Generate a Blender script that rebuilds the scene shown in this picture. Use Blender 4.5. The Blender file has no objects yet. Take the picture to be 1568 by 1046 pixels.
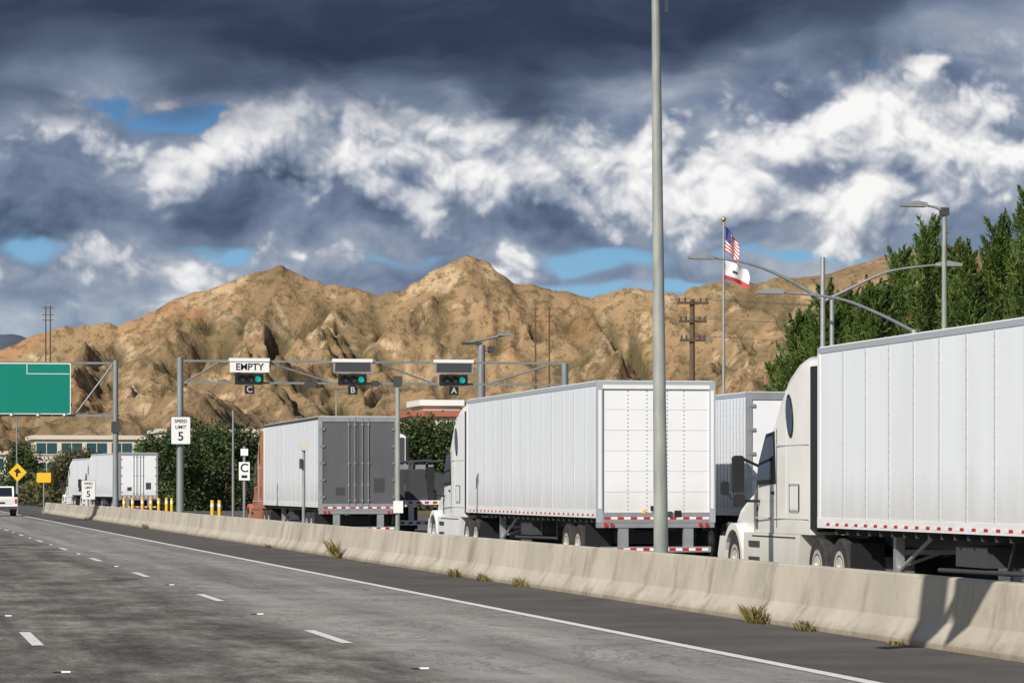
import bpy, math, random
import numpy as np
from mathutils import Vector, Matrix
random.seed(7); RNG=np.random.default_rng(11)
scene=bpy.context.scene
TH=math.atan(974/5080.0); CS,SN=math.cos(TH),math.sin(TH)
H=1.85
def loc(u,z):
    X=(u+190)*z*CS/5080.0
    return X,(z-X*SN)/CS
def yof(X,z): return (z-X*SN)/CS
def hgt(v,z): return H+(745-v)*z/5080.0
# ---------------------------------------------------------------- materials
def mat(name,col,rough=0.5,metal=0.0,noise=None,bump=None,emit=None,spec=None,grime=None):
    m=bpy.data.materials.new(name); m.use_nodes=True
    nt=m.node_tree; b=nt.nodes['Principled BSDF']
    b.inputs['Base Color'].default_value=(*col,1); b.inputs['Roughness'].default_value=rough
    b.inputs['Metallic'].default_value=metal
    if spec is not None: b.inputs['Specular IOR Level'].default_value=spec
    if noise:
        sc,amt,col2=noise[:3]
        tc=nt.nodes.new('ShaderNodeTexCoord'); mp=nt.nodes.new('ShaderNodeMapping')
        mp.inputs['Scale'].default_value=noise[3] if len(noise)>3 else (1,1,1)
        n=nt.nodes.new('ShaderNodeTexNoise'); n.inputs['Scale'].default_value=sc; n.inputs['Detail'].default_value=6
        r=nt.nodes.new('ShaderNodeValToRGB'); r.color_ramp.elements[0].position=0.35; r.color_ramp.elements[1].position=0.68
        r.color_ramp.elements[0].color=(*col,1)
        c2=tuple(col[i]*(1-amt)+col2[i]*amt for i in range(3)); r.color_ramp.elements[1].color=(*c2,1)
        nt.links.new(tc.outputs['Object'],mp.inputs[0]); nt.links.new(mp.outputs[0],n.inputs['Vector'])
        nt.links.new(n.outputs['Fac'],r.inputs[0]); outc=r.outputs[0]
        if grime:
            # road dirt: strongest low down, ragged upper limit (object Z)
            g0,g1,gc=grime
            sx=nt.nodes.new('ShaderNodeSeparateXYZ'); nt.links.new(tc.outputs['Object'],sx.inputs[0])
            n2=nt.nodes.new('ShaderNodeTexNoise'); n2.inputs['Scale'].default_value=1.4; n2.inputs['Detail'].default_value=7
            mp2=nt.nodes.new('ShaderNodeMapping'); mp2.inputs['Scale'].default_value=(1,1.5,.4); nt.links.new(tc.outputs['Object'],mp2.inputs[0]); nt.links.new(mp2.outputs[0],n2.inputs['Vector'])
            ma=nt.nodes.new('ShaderNodeMath'); ma.operation='MULTIPLY_ADD'; ma.inputs[1].default_value=1.2; nt.links.new(n2.outputs['Fac'],ma.inputs[0]); nt.links.new(sx.outputs[2],ma.inputs[2])
            mr=nt.nodes.new('ShaderNodeMapRange'); nt.links.new(ma.outputs[0],mr.inputs[0]); mr.inputs[1].default_value=g0+.6; mr.inputs[2].default_value=g1+.6; mr.inputs[3].default_value=.45; mr.inputs[4].default_value=0
            mx=nt.nodes.new('ShaderNodeMix'); mx.data_type='RGBA'; nt.links.new(mr.outputs[0],mx.inputs[0]); nt.links.new(outc,mx.inputs[6]); mx.inputs[7].default_value=(*gc,1); outc=mx.outputs[2]
        nt.links.new(outc,b.inputs['Base Color'])
    if bump:
        tc=nt.nodes.new('ShaderNodeTexCoord'); n=nt.nodes.new('ShaderNodeTexNoise'); n.inputs['Scale'].default_value=bump[0]; n.inputs['Detail'].default_value=5
        bp=nt.nodes.new('ShaderNodeBump'); bp.inputs['Strength'].default_value=bump[1]; bp.inputs['Distance'].default_value=bump[2] if len(bump)>2 else 0.02
        nt.links.new(tc.outputs['Object'],n.inputs['Vector']); nt.links.new(n.outputs['Fac'],bp.inputs['Height']); nt.links.new(bp.outputs[0],b.inputs['Normal'])
    if emit:
        b.inputs['Emission Color'].default_value=(*emit[0],1); b.inputs['Emission Strength'].default_value=emit[1]
    return m
M={}
M['white']=mat('white_paint',(.81,.82,.83),.3,noise=(1.3,.5,(.68,.67,.64),(1,1,.35)))
M['trwhite']=mat('trailer_white',(.80,.83,.87),.3,noise=(1.3,.5,(.68,.70,.72),(1,.9,.12)),bump=(1.2,.15,.02),grime=(1.35,2.1,(.5,.47,.42)))
M['seam']=mat('seam',(.5,.52,.56),.5)
M['cream']=mat('cab_white',(.82,.81,.77),.2,noise=(1.5,.35,(.66,.64,.58)),grime=(.4,1.5,(.46,.41,.34)))
M['doorw']=mat('roll_door_white',(.81,.82,.85),.35,noise=(1.1,.4,(.7,.7,.7)),grime=(1.2,1.9,(.5,.47,.42)))
M['alu']=mat('aluminium',(.5,.51,.53),.38,.6,noise=(4,.4,(.3,.3,.3)))
M['frame']=mat('frame_grey',(.42,.46,.50),.4,.2)
M['steel']=mat('galvanised_steel',(.27,.29,.30),.5,.3,noise=(3,.6,(.18,.19,.18),(1,1,.3)))
M['pole']=mat('lamp_pole_steel',(.22,.245,.23),.6,.1,noise=(2.2,.8,(.38,.38,.35),(2,2,.6)))
M['grey']=mat('grey_door',(.13,.135,.143),.35,.3,noise=(2,.6,(.18,.18,.19),(1,1,.3)))
M['dgrey']=mat('dark_grey',(.05,.053,.058),.6)
M['black']=mat('black',(.014,.014,.016),.5)
M['rubber']=mat('tyre_rubber',(.022,.022,.022),.85,noise=(6,.6,(.06,.055,.05)))
M['glass']=mat('tinted_glass',(.012,.016,.02),.08,spec=.8)
M['red']=mat('red_reflector',(.5,.02,.025),.4)
M['redp']=mat('red_paint',(.42,.07,.035),.4)
M['rust']=mat('orange_brown_paint',(.40,.16,.08),.5)
M['wtape']=mat('white_tape',(.8,.8,.8),.4)
M['rim']=mat('rim_cream',(.55,.52,.46),.45,.1,noise=(6,.6,(.3,.27,.22)))
M['green']=mat('sign_green',(.0,.21,.15),.4,noise=(.8,.2,(.0,.17,.12)))
M['signw']=mat('sign_white',(.8,.8,.79),.4)
M['lettergrey']=mat('letter_grey',(.5,.5,.5),.5)
M['yellow']=mat('yellow',(.85,.48,.02),.45)
M['wood']=mat('pole_wood',(.10,.06,.038),.85,noise=(3,.6,(.15,.10,.075),(3,3,.3)))
M['teal']=mat('signal_lit',(.0,.3,.27),.4,emit=((.01,.5,.42),.6))
M['blue']=mat('flag_blue',(.02,.04,.2),.7)
M['fred']=mat('flag_red',(.5,.03,.04),.7)
M['fwhite']=mat('flag_white',(.78,.78,.78),.7)
M['stucco']=mat('stucco',(.62,.57,.49),.85,noise=(.4,.4,(.5,.45,.38)))
M['bwin']=mat('building_glass',(.02,.07,.085),.15,spec=.7)
M['roofred']=mat('roof_red',(.4,.13,.08),.8)
M['bark']=mat('bark',(.12,.085,.06),.9,noise=(4,.6,(.05,.04,.03)),bump=(8,.6))
M['bulb']=mat('gold_ball',(.6,.4,.1),.3,.7)

def leafmat(name,c1,c2,c3,rnd=.45):
    m=bpy.data.materials.new(name); m.use_nodes=True; nt=m.node_tree; b=nt.nodes['Principled BSDF']
    g=nt.nodes.new('ShaderNodeNewGeometry'); r=nt.nodes.new('ShaderNodeValToRGB')
    r.color_ramp.elements[0].color=(*c1,1); r.color_ramp.elements[1].color=(*c3,1)
    e=r.color_ramp.elements.new(.5); e.color=(*c2,1)
    tc=nt.nodes.new('ShaderNodeTexCoord'); n=nt.nodes.new('ShaderNodeTexNoise'); n.inputs['Scale'].default_value=.9; n.inputs['Detail'].default_value=2
    nt.links.new(tc.outputs['Object'],n.inputs['Vector'])
    a=nt.nodes.new('ShaderNodeMath'); a.operation='MULTIPLY_ADD'; a.inputs[1].default_value=rnd
    s=nt.nodes.new('ShaderNodeMath'); s.operation='MULTIPLY_ADD'; s.inputs[1].default_value=1.4; s.inputs[2].default_value=-.45
    nt.links.new(n.outputs['Fac'],s.inputs[0])
    nt.links.new(g.outputs['Random Per Island'],a.inputs[0]); nt.links.new(s.outputs[0],a.inputs[2]); nt.links.new(a.outputs[0],r.inputs[0])
    nt.links.new(r.outputs[0],b.inputs['Base Color']); b.inputs['Roughness'].default_value=.6
    tr=nt.nodes.new('ShaderNodeBsdfTranslucent'); nt.links.new(r.outputs[0],tr.inputs['Color'])
    mx=nt.nodes.new('ShaderNodeMixShader'); mx.inputs[0].default_value=.3
    o=nt.nodes['Material Output']; nt.links.new(b.outputs[0],mx.inputs[1]); nt.links.new(tr.outputs[0],mx.inputs[2]); nt.links.new(mx.outputs[0],o.inputs[0])
    return m
M['leafA']=leafmat('leaf_bright',(.03,.06,.013),(.09,.15,.028),(.21,.26,.05))
M['leafB']=leafmat('leaf_dark',(.015,.035,.012),(.05,.085,.02),(.15,.18,.05))
M['leafC']=leafmat('leaf_dry',(.03,.035,.015),(.10,.10,.035),(.2,.17,.07))
M['weed']=leafmat('weed',(.1,.09,.02),(.22,.19,.06),(.35,.28,.12))

# ---------------------------------------------------------------- builder
class B:
    def __init__(s): s.v=[];s.f=[];s.m=[];s.mats=[]; s.smooth=[]
    def mi(s,k):
        if k not in s.mats: s.mats.append(k)
        return s.mats.index(k)
    def add(s,vs,fs,k,sm=False):
        o=len(s.v); s.v+= [tuple(v) for v in vs]; i=s.mi(k)
        for f in fs: s.f.append([a+o for a in f]); s.m.append(i); s.smooth.append(sm)
    def box(s,x0,x1,y0,y1,z0,z1,k,c=0):
        if c<=0:
            vs=[(x,y,z) for x in(x0,x1) for y in(y0,y1) for z in(z0,z1)]
            s.add(vs,[(0,1,3,2),(4,6,7,5),(0,4,5,1),(2,3,7,6),(0,2,6,4),(1,5,7,3)],k)
        else:
            pr=[(x0+c,z0),(x1-c,z0),(x1,z0+c),(x1,z1-c),(x1-c,z1),(x0+c,z1),(x0,z1-c),(x0,z0+c)]
            s.prism([(p[0],p[1]) for p in pr],y0,y1,k,'y')
    def prism(s,pr,a,b,k,ax='x'):
        n=len(pr)
        if ax=='x': vs=[(a,p[0],p[1]) for p in pr]+[(b,p[0],p[1]) for p in pr]
        elif ax=='y': vs=[(p[0],a,p[1]) for p in pr]+[(p[0],b,p[1]) for p in pr]
        else: vs=[(p[0],p[1],a) for p in pr]+[(p[0],p[1],b) for p in pr]
        fs=[(i,(i+1)%n,n+(i+1)%n,n+i) for i in range(n)]+[tuple(range(n))[::-1],tuple(range(n,2*n))]
        s.add(vs,fs,k)
    def cyl(s,p0,p1,r0,r1,k,n=12,cap=True):
        p0=Vector(p0);p1=Vector(p1);d=(p1-p0).normalized()
        a=d.orthogonal().normalized(); b=d.cross(a)
        vs=[];
        for p,r in((p0,r0),(p1,r1)):
            for i in range(n):
                t=2*math.pi*i/n; vs.append(p+a*r*math.cos(t)+b*r*math.sin(t))
        s.add(vs,[(i,(i+1)%n,n+(i+1)%n,n+i) for i in range(n)],k,True)
        if cap: s.add(vs,[tuple(range(n))[::-1],tuple(range(n,2*n))],k)
    def tube(s,pts,r0,r1,k,n=8):
        for i in range(len(pts)-1):
            a=r0+(r1-r0)*i/(len(pts)-1); b=r0+(r1-r0)*(i+1)/(len(pts)-1)
            s.cyl(pts[i],pts[i+1],a,b,k,n)
    def sphere(s,c,r,k,n=10,m=6,sz=1):
        vs=[];fs=[]
        for j in range(m+1):
            ph=math.pi*j/m
            for i in range(n):
                t=2*math.pi*i/n; vs.append((c[0]+r*math.sin(ph)*math.cos(t),c[1]+r*math.sin(ph)*math.sin(t),c[2]+r*sz*math.cos(ph)))
        for j in range(m):
            for i in range(n): fs.append((j*n+i,(j+1)*n+i,(j+1)*n+(i+1)%n,j*n+(i+1)%n))
        s.add(vs,fs,k,True)
    def wheel(s,x,y,z,r,w,rim='rim',side=-1):
        x1=x-side*w
        s.cyl((x+(-side)*.03,y,z),(x1,y,z),r,r,'rubber',28)
        s.cyl((x,y,z),(x-side*.03,y,z),r*.93,r,'rubber',28)
        s.cyl((x+side*.002,y,z),(x-side*.01,y,z),r*.6,r*.6,rim,22)
        s.cyl((x+side*.004,y,z),(x-side*.01,y,z),r*.47,r*.47,'dgrey',20)
        s.cyl((x+side*.012,y,z),(x-side*.01,y,z),r*.40,r*.44,rim,20)
        s.cyl((x+side*.06,y,z),(x,y,z),r*.16,r*.2,rim,12)
    def obj(s,name,parent=None,loc=None,rot=None,bevel=0):
        me=bpy.data.meshes.new(name); me.from_pydata([tuple(v) for v in s.v],[],s.f)
        for k in s.mats: me.materials.append(M[k])
        me.polygons.foreach_set('material_index',s.m); me.polygons.foreach_set('use_smooth',s.smooth); me.update()
        o=bpy.data.objects.new(name,me); scene.collection.objects.link(o)
        if parent: o.parent=parent
        if loc: o.location=loc
        if rot: o.rotation_euler=rot
        if bevel:
            md=o.modifiers.new('bevel','BEVEL'); md.width=bevel; md.segments=2; md.limit_method='ANGLE'; md.harden_normals=False
        return o
def empty(name,loc=(0,0,0),rot=(0,0,0)):
    e=bpy.data.objects.new(name,None); scene.collection.objects.link(e); e.location=loc; e.rotation_euler=rot; e.empty_display_size=.3; return e
def text(body,size,parent,loc,k='black',name='lettering',rot=(math.pi/2,0,0)):
    c=bpy.data.curves.new(name,'FONT'); c.body=body; c.size=size; c.align_x='CENTER'; c.align_y='CENTER'; c.extrude=.004; c.offset=size*.015
    c.materials.append(M[k]); o=bpy.data.objects.new(name,c); scene.collection.objects.link(o); o.parent=parent; o.location=loc; o.rotation_euler=rot; return o

# ---------------------------------------------------------------- camera
cam=bpy.data.cameras.new('camera'); co=bpy.data.objects.new('camera',cam); scene.collection.objects.link(co)
cam.sensor_width=36; cam.lens=5080/1568*36; cam.shift_y=222.3/1568; cam.clip_end=30000; cam.clip_start=.5
co.location=(0,0,H); co.rotation_euler=(math.pi/2,0,-TH); scene.camera=co
scene.view_settings.view_transform='Standard'; scene.view_settings.look='None'; scene.view_settings.exposure=0

# ---------------------------------------------------------------- sun + sky
SD=Vector((-.68,-.73,0)).normalized(); EL=math.radians(34)
S=Vector((SD.x*math.cos(EL),SD.y*math.cos(EL),math.sin(EL)))
sl=bpy.data.lights.new('sun','SUN'); sl.energy=5.0; sl.angle=math.radians(.55); sl.color=(1,.945,.86)
so=bpy.data.objects.new('sun',sl); scene.collection.objects.link(so); so.rotation_euler=S.to_track_quat('Z','Y').to_euler(); so.location=(0,0,50)
w=bpy.data.worlds.new('World'); scene.world=w; w.use_nodes=True; nt=w.node_tree; nt.nodes.clear()
N=nt.nodes; L=nt.links
def nd(t,**k):
    n=N.new(t)
    for a,b in k.items(): setattr(n,a,b)
    return n
def mth(op,a,b=None,c=None,clamp=False):
    n=nd('ShaderNodeMath',operation=op,use_clamp=clamp)
    for i,x in enumerate((a,b,c)):
        if x is None: continue
        if isinstance(x,(int,float)): n.inputs[i].default_value=x
        else: L.new(x,n.inputs[i])
    return n.outputs[0]
sky=nd('ShaderNodeTexSky',sky_type='NISHITA'); sky.sun_disc=False; sky.sun_elevation=EL; sky.sun_rotation=math.atan2(S.x,S.y)%(2*math.pi)
sky.altitude=200; sky.dust_density=1.0; sky.ozone_density=1.5
bg1=nd('ShaderNodeBackground'); bg1.inputs[1].default_value=.065; L.new(sky.outputs[0],bg1.inputs[0])
out=nd('ShaderNodeOutputWorld'); L.new(bg1.outputs[0],out.inputs[0])

# ---------------------------------------------------------------- numpy noise
_pc={}
def perlin(x,y,seed):
    if seed not in _pc:
        r=np.random.default_rng(seed); p=r.permutation(512); p=np.concatenate([p,p]); ang=r.random(512)*2*np.pi; _pc[seed]=(p,np.cos(ang),np.sin(ang))
    p,ca,sa_=_pc[seed]
    xi=np.floor(x).astype(int); yi=np.floor(y).astype(int); xf=x-xi; yf=y-yi
    u=xf**3*(xf*(xf*6-15)+10); v=yf**3*(yf*(yf*6-15)+10)
    def g(i,j,dx,dy):
        a=p[(p[i&511]+(j&511))&511]; return ca[a]*dx+sa_[a]*dy
    a=g(xi,yi,xf,yf);b=g(xi+1,yi,xf-1,yf);c=g(xi,yi+1,xf,yf-1);dd=g(xi+1,yi+1,xf-1,yf-1)
    return (a*(1-u)+b*u)*(1-v)+(c*(1-u)+dd*u)*v
def nfbm(x,y,seed,oct=5,ridged=False,gain=.5):
    t=0;a=1;f=1;wt=1
    for o in range(oct):
        n=perlin(x*f,y*f,seed+o)*1.4
        if ridged:
            n=1-np.abs(n)*2; n=n*np.clip(wt,0,1); wt=np.clip(n*1.4,0,1)
        t=t+n*a; a*=gain; f*=2.03
    return t
def smooth(a,b,x):
    t=np.clip((x-a)/(b-a),0,1); return t*t*(3-2*t)

# ---------------------------------------------------------------- cloudy sky backdrop (curved, 9 km away)
def axis(segs):
    return np.concatenate([np.arange(a,b_,st) for a,b_,st in segs])
us=axis([(-3200,-400,22),(-400,2000,1.75),(2000,4400,22)])
vs_=axis([(-2800,-200,22),(-200,600,1.75),(600,900,12)])
UU,VV=np.meshgrid(us,vs_)
wx_=nfbm(UU/230,VV/170,301,3); wy_=nfbm(UU/230,VV/170,321,3)
u_=UU+40*wx_; v_=VV+26*wy_
def G(u,v,ru,rv,a): return a*np.exp(-((u_-u)/ru)**2-((v_-v)/rv)**2)
def dens(du,dv,o0=0,o1=7):
    x=(UU+du)+22*wx_; y=(VV+dv)*1.15+14*wy_
    t=0;a=1;f=1/175.
    for o in range(o1):
        if o>=o0:
            n=perlin(x*f+o*3.7,y*f+o*1.3,700+o)*1.5
            t=t+a*(1.35*np.abs(n)-.42 + .35*n)
        a*=.475; f*=2.07
    return t
D0=dens(0,0); D1=dens(-16,-34,0,4); D2=dens(-5,-10,2,7); D0h=dens(0,0,2,7)
D0=D0-D0.mean()
lit=np.tanh(1.15*(D0-D1+D1.mean())+.8*(D0h-D2))
soft=nfbm(u_/190,v_/110,500,6)
streak=nfbm(u_/420,v_/60,520,6)
def lin(c): return np.array([((x/255)/12.92 if x<10 else (((x/255)+.055)/1.055)**2.4) for x in c])
t=smooth(0,650,VV)[...,None]
colr=lin((66,122,178))*(1-t)+lin((150,198,226))*t
val=.48+.16*soft+.06*streak+.09*lit
val+=G(60,300,190,90,-.16)+G(420,330,150,50,-.14)+G(820,335,230,30,-.08)+G(560,300,70,60,-.04)+G(1130,180,100,60,-.03)
val+=G(230,395,230,32,.12)+G(50,460,160,35,.08)+G(784,470,900,30,.10)+G(1250,330,200,35,.1)+G(1250,250,160,90,.1)+G(560,240,300,60,.10)
covA=1.10+.50*soft+.28*streak+.30*D0
for g in((290,192,85,22,-1.35),(165,150,70,32,-1.1),(1325,98,40,20,-1.0),(920,402,140,22,-1.15),(1290,388,170,16,-1.35),(340,372,80,16,-.8),(110,380,140,18,-.8),(500,392,240,14,-.7),(1010,445,300,14,-.9),(1080,225,40,24,-.6),(300,255,60,24,-.75),(160,235,50,20,-.6),(60,330,60,16,-.5)): covA=covA+G(*g)
aA=smooth(.08,.60,covA)
envB=-.40+G(560,225,280,72,1.0)+G(730,290,200,72,.9)+G(1380,200,260,120,1.3)+G(1040,300,125,58,.9)+G(240,398,240,34,.8)+G(60,455,190,28,.6)+G(440,245,150,55,.6)+G(170,215,60,34,.4)+G(1250,320,270,42,.7)+G(350,195,36,22,.6)+G(900,225,140,60,.65)
dB=envB+.80*D0+.25*soft
aB=smooth(-.06,.34,dB)
valB=.62+.38*lit+.14*np.clip(dB,0,1)+.10*soft
valB+=G(1380,190,220,90,.15)+G(1040,310,100,40,.12)+G(720,275,100,45,.10)+G(60,300,200,80,-.2)+G(570,190,180,30,.10)+G(560,310,260,36,-.14)+G(880,335,200,30,-.14)+G(420,260,100,50,-.10)
edge_u=np.array([-600,0,150,290,420,620,840,960,1100,1220,1330,1420,1568,2100]); edge_v=np.array([240,200,160,192,170,168,190,165,132,96,110,66,24,60])
eb=np.interp(UU,edge_u,edge_v)
dC=(eb-VV)/60+.5*nfbm(u_/170,v_/80,600,5)+.25*D0
aC=smooth(-.45,.85,dC)
valC=.13+.08*nfbm(u_/340,v_/90,620,5)+.20*(1-smooth(0,2.0,dC))+.03*lit*(1-smooth(0,1.5,dC))
valC+=G(130,70,220,60,.13)+G(1500,60,150,60,.16)+G(60,140,120,60,.10)+G(1480,20,120,50,.12)
valC+=.35*smooth(-200,-1200,VV)
stops=[0,.12,.28,.45,.62,.8,1.0]
cols=np.array([lin(c) for c in((40,50,70),(52,64,86),(84,98,122),(124,138,161),(170,177,189),(216,217,221),(249,248,247))])
def ramp(v):
    v=np.clip(v,0,1); return np.stack([np.interp(v,stops,cols[:,i]) for i in range(3)],-1)
colr=colr*(1-aA[...,None]*.97)+ramp(val)*aA[...,None]*.97
colr=colr*(1-aB[...,None])+ramp(valB)*aB[...,None]
colr=colr*(1-aC[...,None])+ramp(valC)*aC[...,None]
hz=smooth(400,560,VV)[...,None]*.3; colr=colr*(1-hz)+lin((150,180,205))*hz
Rr=9000; AZ=np.arctan((UU-784)/5080)+TH
TE=(745-VV)/5080/np.sqrt(1+((UU-784)/5080)**2)
Xs=Rr*np.sin(AZ); Ys=Rr*np.cos(AZ); Zs=H+Rr*TE
def grid_obj(name,X,Y,Z,m,smooth_=True,col=None):
    ny,nx=X.shape; me=bpy.data.meshes.new(name)
    co_=np.stack([X,Y,Z],-1).reshape(-1,3).astype(np.float32)
    idx=np.arange(nx*ny).reshape(ny,nx); f=np.stack([idx[:-1,:-1],idx[:-1,1:],idx[1:,1:],idx[1:,:-1]],-1).reshape(-1,4)
    me.vertices.add(len(co_)); me.vertices.foreach_set('co',co_.ravel())
    me.loops.add(f.size); me.loops.foreach_set('vertex_index',f.ravel().astype(np.int32))
    me.polygons.add(len(f)); me.polygons.foreach_set('loop_start',np.arange(0,f.size,4,dtype=np.int32)); me.polygons.foreach_set('loop_total',np.full(len(f),4,dtype=np.int32))
    me.update(calc_edges=True); me.polygons.foreach_set('use_smooth',np.full(len(f),smooth_))
    if col is not None:
        at=me.color_attributes.new('cloud_colour','FLOAT_COLOR','POINT'); c4=np.concatenate([col.reshape(-1,3),np.ones((len(co_),1))],1).astype(np.float32); at.data.foreach_set('color',c4.ravel())
    me.materials.append(m); o=bpy.data.objects.new(name,me); scene.collection.objects.link(o); return o
ms=bpy.data.materials.new('cloudy_sky'); ms.use_nodes=True; nt=ms.node_tree; nt.nodes.clear(); N=nt.nodes; L=nt.links
at=nd('ShaderNodeAttribute'); at.attribute_name='cloud_colour'; em=nd('ShaderNodeEmission'); L.new(at.outputs['Color'],em.inputs[0]); om=nd('ShaderNodeOutputMaterial'); L.new(em.outputs[0],om.inputs[0])
ms.cycles.emission_sampling='NONE'
grid_obj('sky',Xs,Ys,Zs,ms,True,colr)

# ---------------------------------------------------------------- mountains
mm=bpy.data.materials.new('mountain_rock'); mm.use_nodes=True; nt=mm.node_tree; N=nt.nodes; L=nt.links; bs=N['Principled BSDF']; bs.inputs['Roughness'].default_value=.95; bs.inputs['Specular IOR Level'].default_value=.1
tc=nd('ShaderNodeTexCoord'); O=tc.outputs['Object']
def tn(scale,detail,vec=O,rough=.6,mscale=None,dist=0):
    n=nd('ShaderNodeTexNoise'); n.inputs['Scale'].default_value=scale; n.inputs['Detail'].default_value=detail; n.inputs['Roughness'].default_value=rough; n.inputs['Distortion'].default_value=dist
    if mscale:
        mp=nd('ShaderNodeMapping'); mp.inputs['Scale'].default_value=mscale; L.new(vec,mp.inputs[0]); vec=mp.outputs[0]
    L.new(vec,n.inputs['Vector']); return n.outputs['Fac']
def rmp(f,stops):
    r=nd('ShaderNodeValToRGB'); r.color_ramp.elements[0].position=stops[0][0]; r.color_ramp.elements[0].color=(*stops[0][1],1)
    r.color_ramp.elements[1].position=stops[-1][0]; r.color_ramp.elements[1].color=(*stops[-1][1],1)
    for p_,c_ in stops[1:-1]:
        e=r.color_ramp.elements.new(p_); e.color=(*c_,1)
    L.new(f,r.inputs[0]); return r.outputs[0]
def mixc(f,a,b,bt='MIX'):
    n=nd('ShaderNodeMix',data_type='RGBA',blend_type=bt)
    for i,x in((0,f),(6,a),(7,b)):
        if isinstance(x,(int,float)): n.inputs[i].default_value=x
        elif isinstance(x,tuple): n.inputs[i].default_value=(*x,1)
        else: L.new(x,n.inputs[i])
    return n.outputs[2]
base=rmp(tn(.012,6),[(.3,(.19,.13,.075)),(.45,(.285,.19,.105)),(.56,(.36,.245,.135)),(.70,(.36,.185,.092))])
at=nd('ShaderNodeAttribute'); at.attribute_name='cloud_colour'
sa=nd('ShaderNodeSeparateColor'); L.new(at.outputs['Color'],sa.inputs[0]); gul,steep,low_=sa.outputs[0],sa.outputs[1],sa.outputs[2]
pale=rmp(tn(.03,7,dist=1.2),[(.53,(0,0,0)),(.61,(1,1,1))])
c=mixc(mth('MULTIPLY',pale,mth('ADD',mth('MULTIPLY',steep,.8),.12)),base,(.54,.40,.25))
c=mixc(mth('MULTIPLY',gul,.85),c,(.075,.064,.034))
shr=rmp(tn(.18,5,rough=.75),[(.51,(0,0,0)),(.58,(1,1,1))])
c=mixc(mth('MULTIPLY',shr,.6),c,(.08,.072,.032))
shr2=rmp(tn(.022,6,rough=.65),[(.48,(0,0,0)),(.60,(1,1,1))])
c=mixc(mth('MULTIPLY',shr2,.42),c,(.10,.09,.045))
c=mixc(mth('MULTIPLY',low_,.45),c,(.11,.082,.05))
L.new(c,bs.inputs['Base Color'])
bp=nd('ShaderNodeBump'); bp.inputs['Strength'].default_value=.9; bp.inputs['Distance'].default_value=3.5; L.new(tn(.12,8,rough=.62),bp.inputs['Height']); L.new(bp.outputs[0],bs.inputs['Normal'])
ridge=[(-700,560),(-300,545),(-100,550),(0,535),(50,515),(110,498),(180,495),(250,465),(320,440),(380,420),(430,408),(470,426),(510,437),(545,440),(580,452),(620,440),(680,407),(718,391),(745,400),(785,432),(830,437),(870,445),(905,458),(955,440),(1000,446),(1040,454),(1065,438),(1095,431),(1150,432),(1200,425),(1300,425),(1450,415),(1600,430),(1900,420),(2300,450)]
W0=1700
cu=np.array([r[0] for r in ridge]); cv=np.array([r[1] for r in ridge])
s_ax=np.arange(-420,480,1.5); w_ax=np.arange(1150,1900,1.9)
SS,WW=np.meshgrid(s_ax,w_ax)
sw_=SS+13*nfbm(SS/62,WW/65,50,5,gain=.44); ww_=WW+16*nfbm(SS/70,WW/75,60,5,gain=.44)
hh=np.full(SS.shape,-30.0)
def seg(p,q,k=.62,A=None,Bq=None):
    global hh
    A=sw_ if A is None else A; Bq=ww_ if Bq is None else Bq
    (x0,y0,h0),(x1,y1,h1)=p,q; dx,dy=x1-x0,y1-y0; l2=dx*dx+dy*dy
    lo=max(0,int((min(x0,x1)-190-s_ax[0])/1.5)); hi_=min(len(s_ax),int((max(x0,x1)+190-s_ax[0])/1.5))
    if hi_<=lo: return
    a=A[:,lo:hi_]; b_=Bq[:,lo:hi_]
    t=np.clip(((a-x0)*dx+(b_-y0)*dy)/l2,0,1)
    ds=np.hypot(a-(x0+t*dx),b_-(y0+t*dy)); hh[:,lo:hi_]=np.maximum(hh[:,lo:hi_],h0+t*(h1-h0)-k*ds)
cp=[((r[0]-784)*W0/5080,W0,(745-r[1])*W0/5080+H+1.5) for r in ridge]
for a,b_ in zip(cp[:-1],cp[1:]): seg(a,b_,1.0,SS,WW)
rr=random.Random(5)
x=-430
while x<490:
    h0=np.interp(x*5080/W0+784,cu,cv); h0=(745-h0)*W0/5080+H
    px,pw,ph=x,W0-14,h0-9; tot=rr.uniform(290,390); drift=rr.uniform(-.3,.8)
    steps=7
    for i in range(steps):
        ddw=tot/steps; nxp=px+drift*ddw+rr.uniform(-13,13); nw=pw-ddw
        drop=(h0-6)*(1/steps)*rr.uniform(.4,1.5)*(1.3 if i==0 else .95)
        nh=max(ph-drop,4); seg((px,pw,ph),(nxp,nw,nh),.98)
        if i<steps-1:
            for sg in(-1,1):
                if rr.random()<.75: seg((nxp,nw,nh),(nxp+sg*rr.uniform(18,38),nw-rr.uniform(25,60),max(nh-rr.uniform(20,34),2)),1.0)
        px,pw,ph=nxp,nw,nh
    x+=rr.uniform(26,54)
for i in range(22):
    x0=rr.uniform(-430,480); w0=rr.uniform(1260,1420); h0=rr.uniform(22,44)
    seg((x0,w0,h0),(x0+rr.uniform(-60,60),w0+60,h0+8),.5); seg((x0,w0,h0),(x0+rr.uniform(-50,50),w0-90,h0*.3),.55)
def blur(a,n):
    for _ in range(n):
        a=(np.roll(a,1,0)+np.roll(a,-1,0)+a*2)/4; a=(np.roll(a,1,1)+np.roll(a,-1,1)+a*2)/4
    return a
damp=np.clip(np.abs(WW-W0)/35,.3,1)
rill=nfbm(sw_/12,ww_/60,130,5,True,.55)-1.3
rg=nfbm(SS/42,WW/55,77,7,True,.5)
hh=hh+(rg-1.35)*3.8*damp+rill*2.8*damp+nfbm(SS/11,WW/13,90,4)*.9*damp
edge=np.clip((w_ax[:,None]-1150)/140,0,1); hh=hh*edge-(1-edge)*3
hh=np.maximum(hh,-3)
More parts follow.
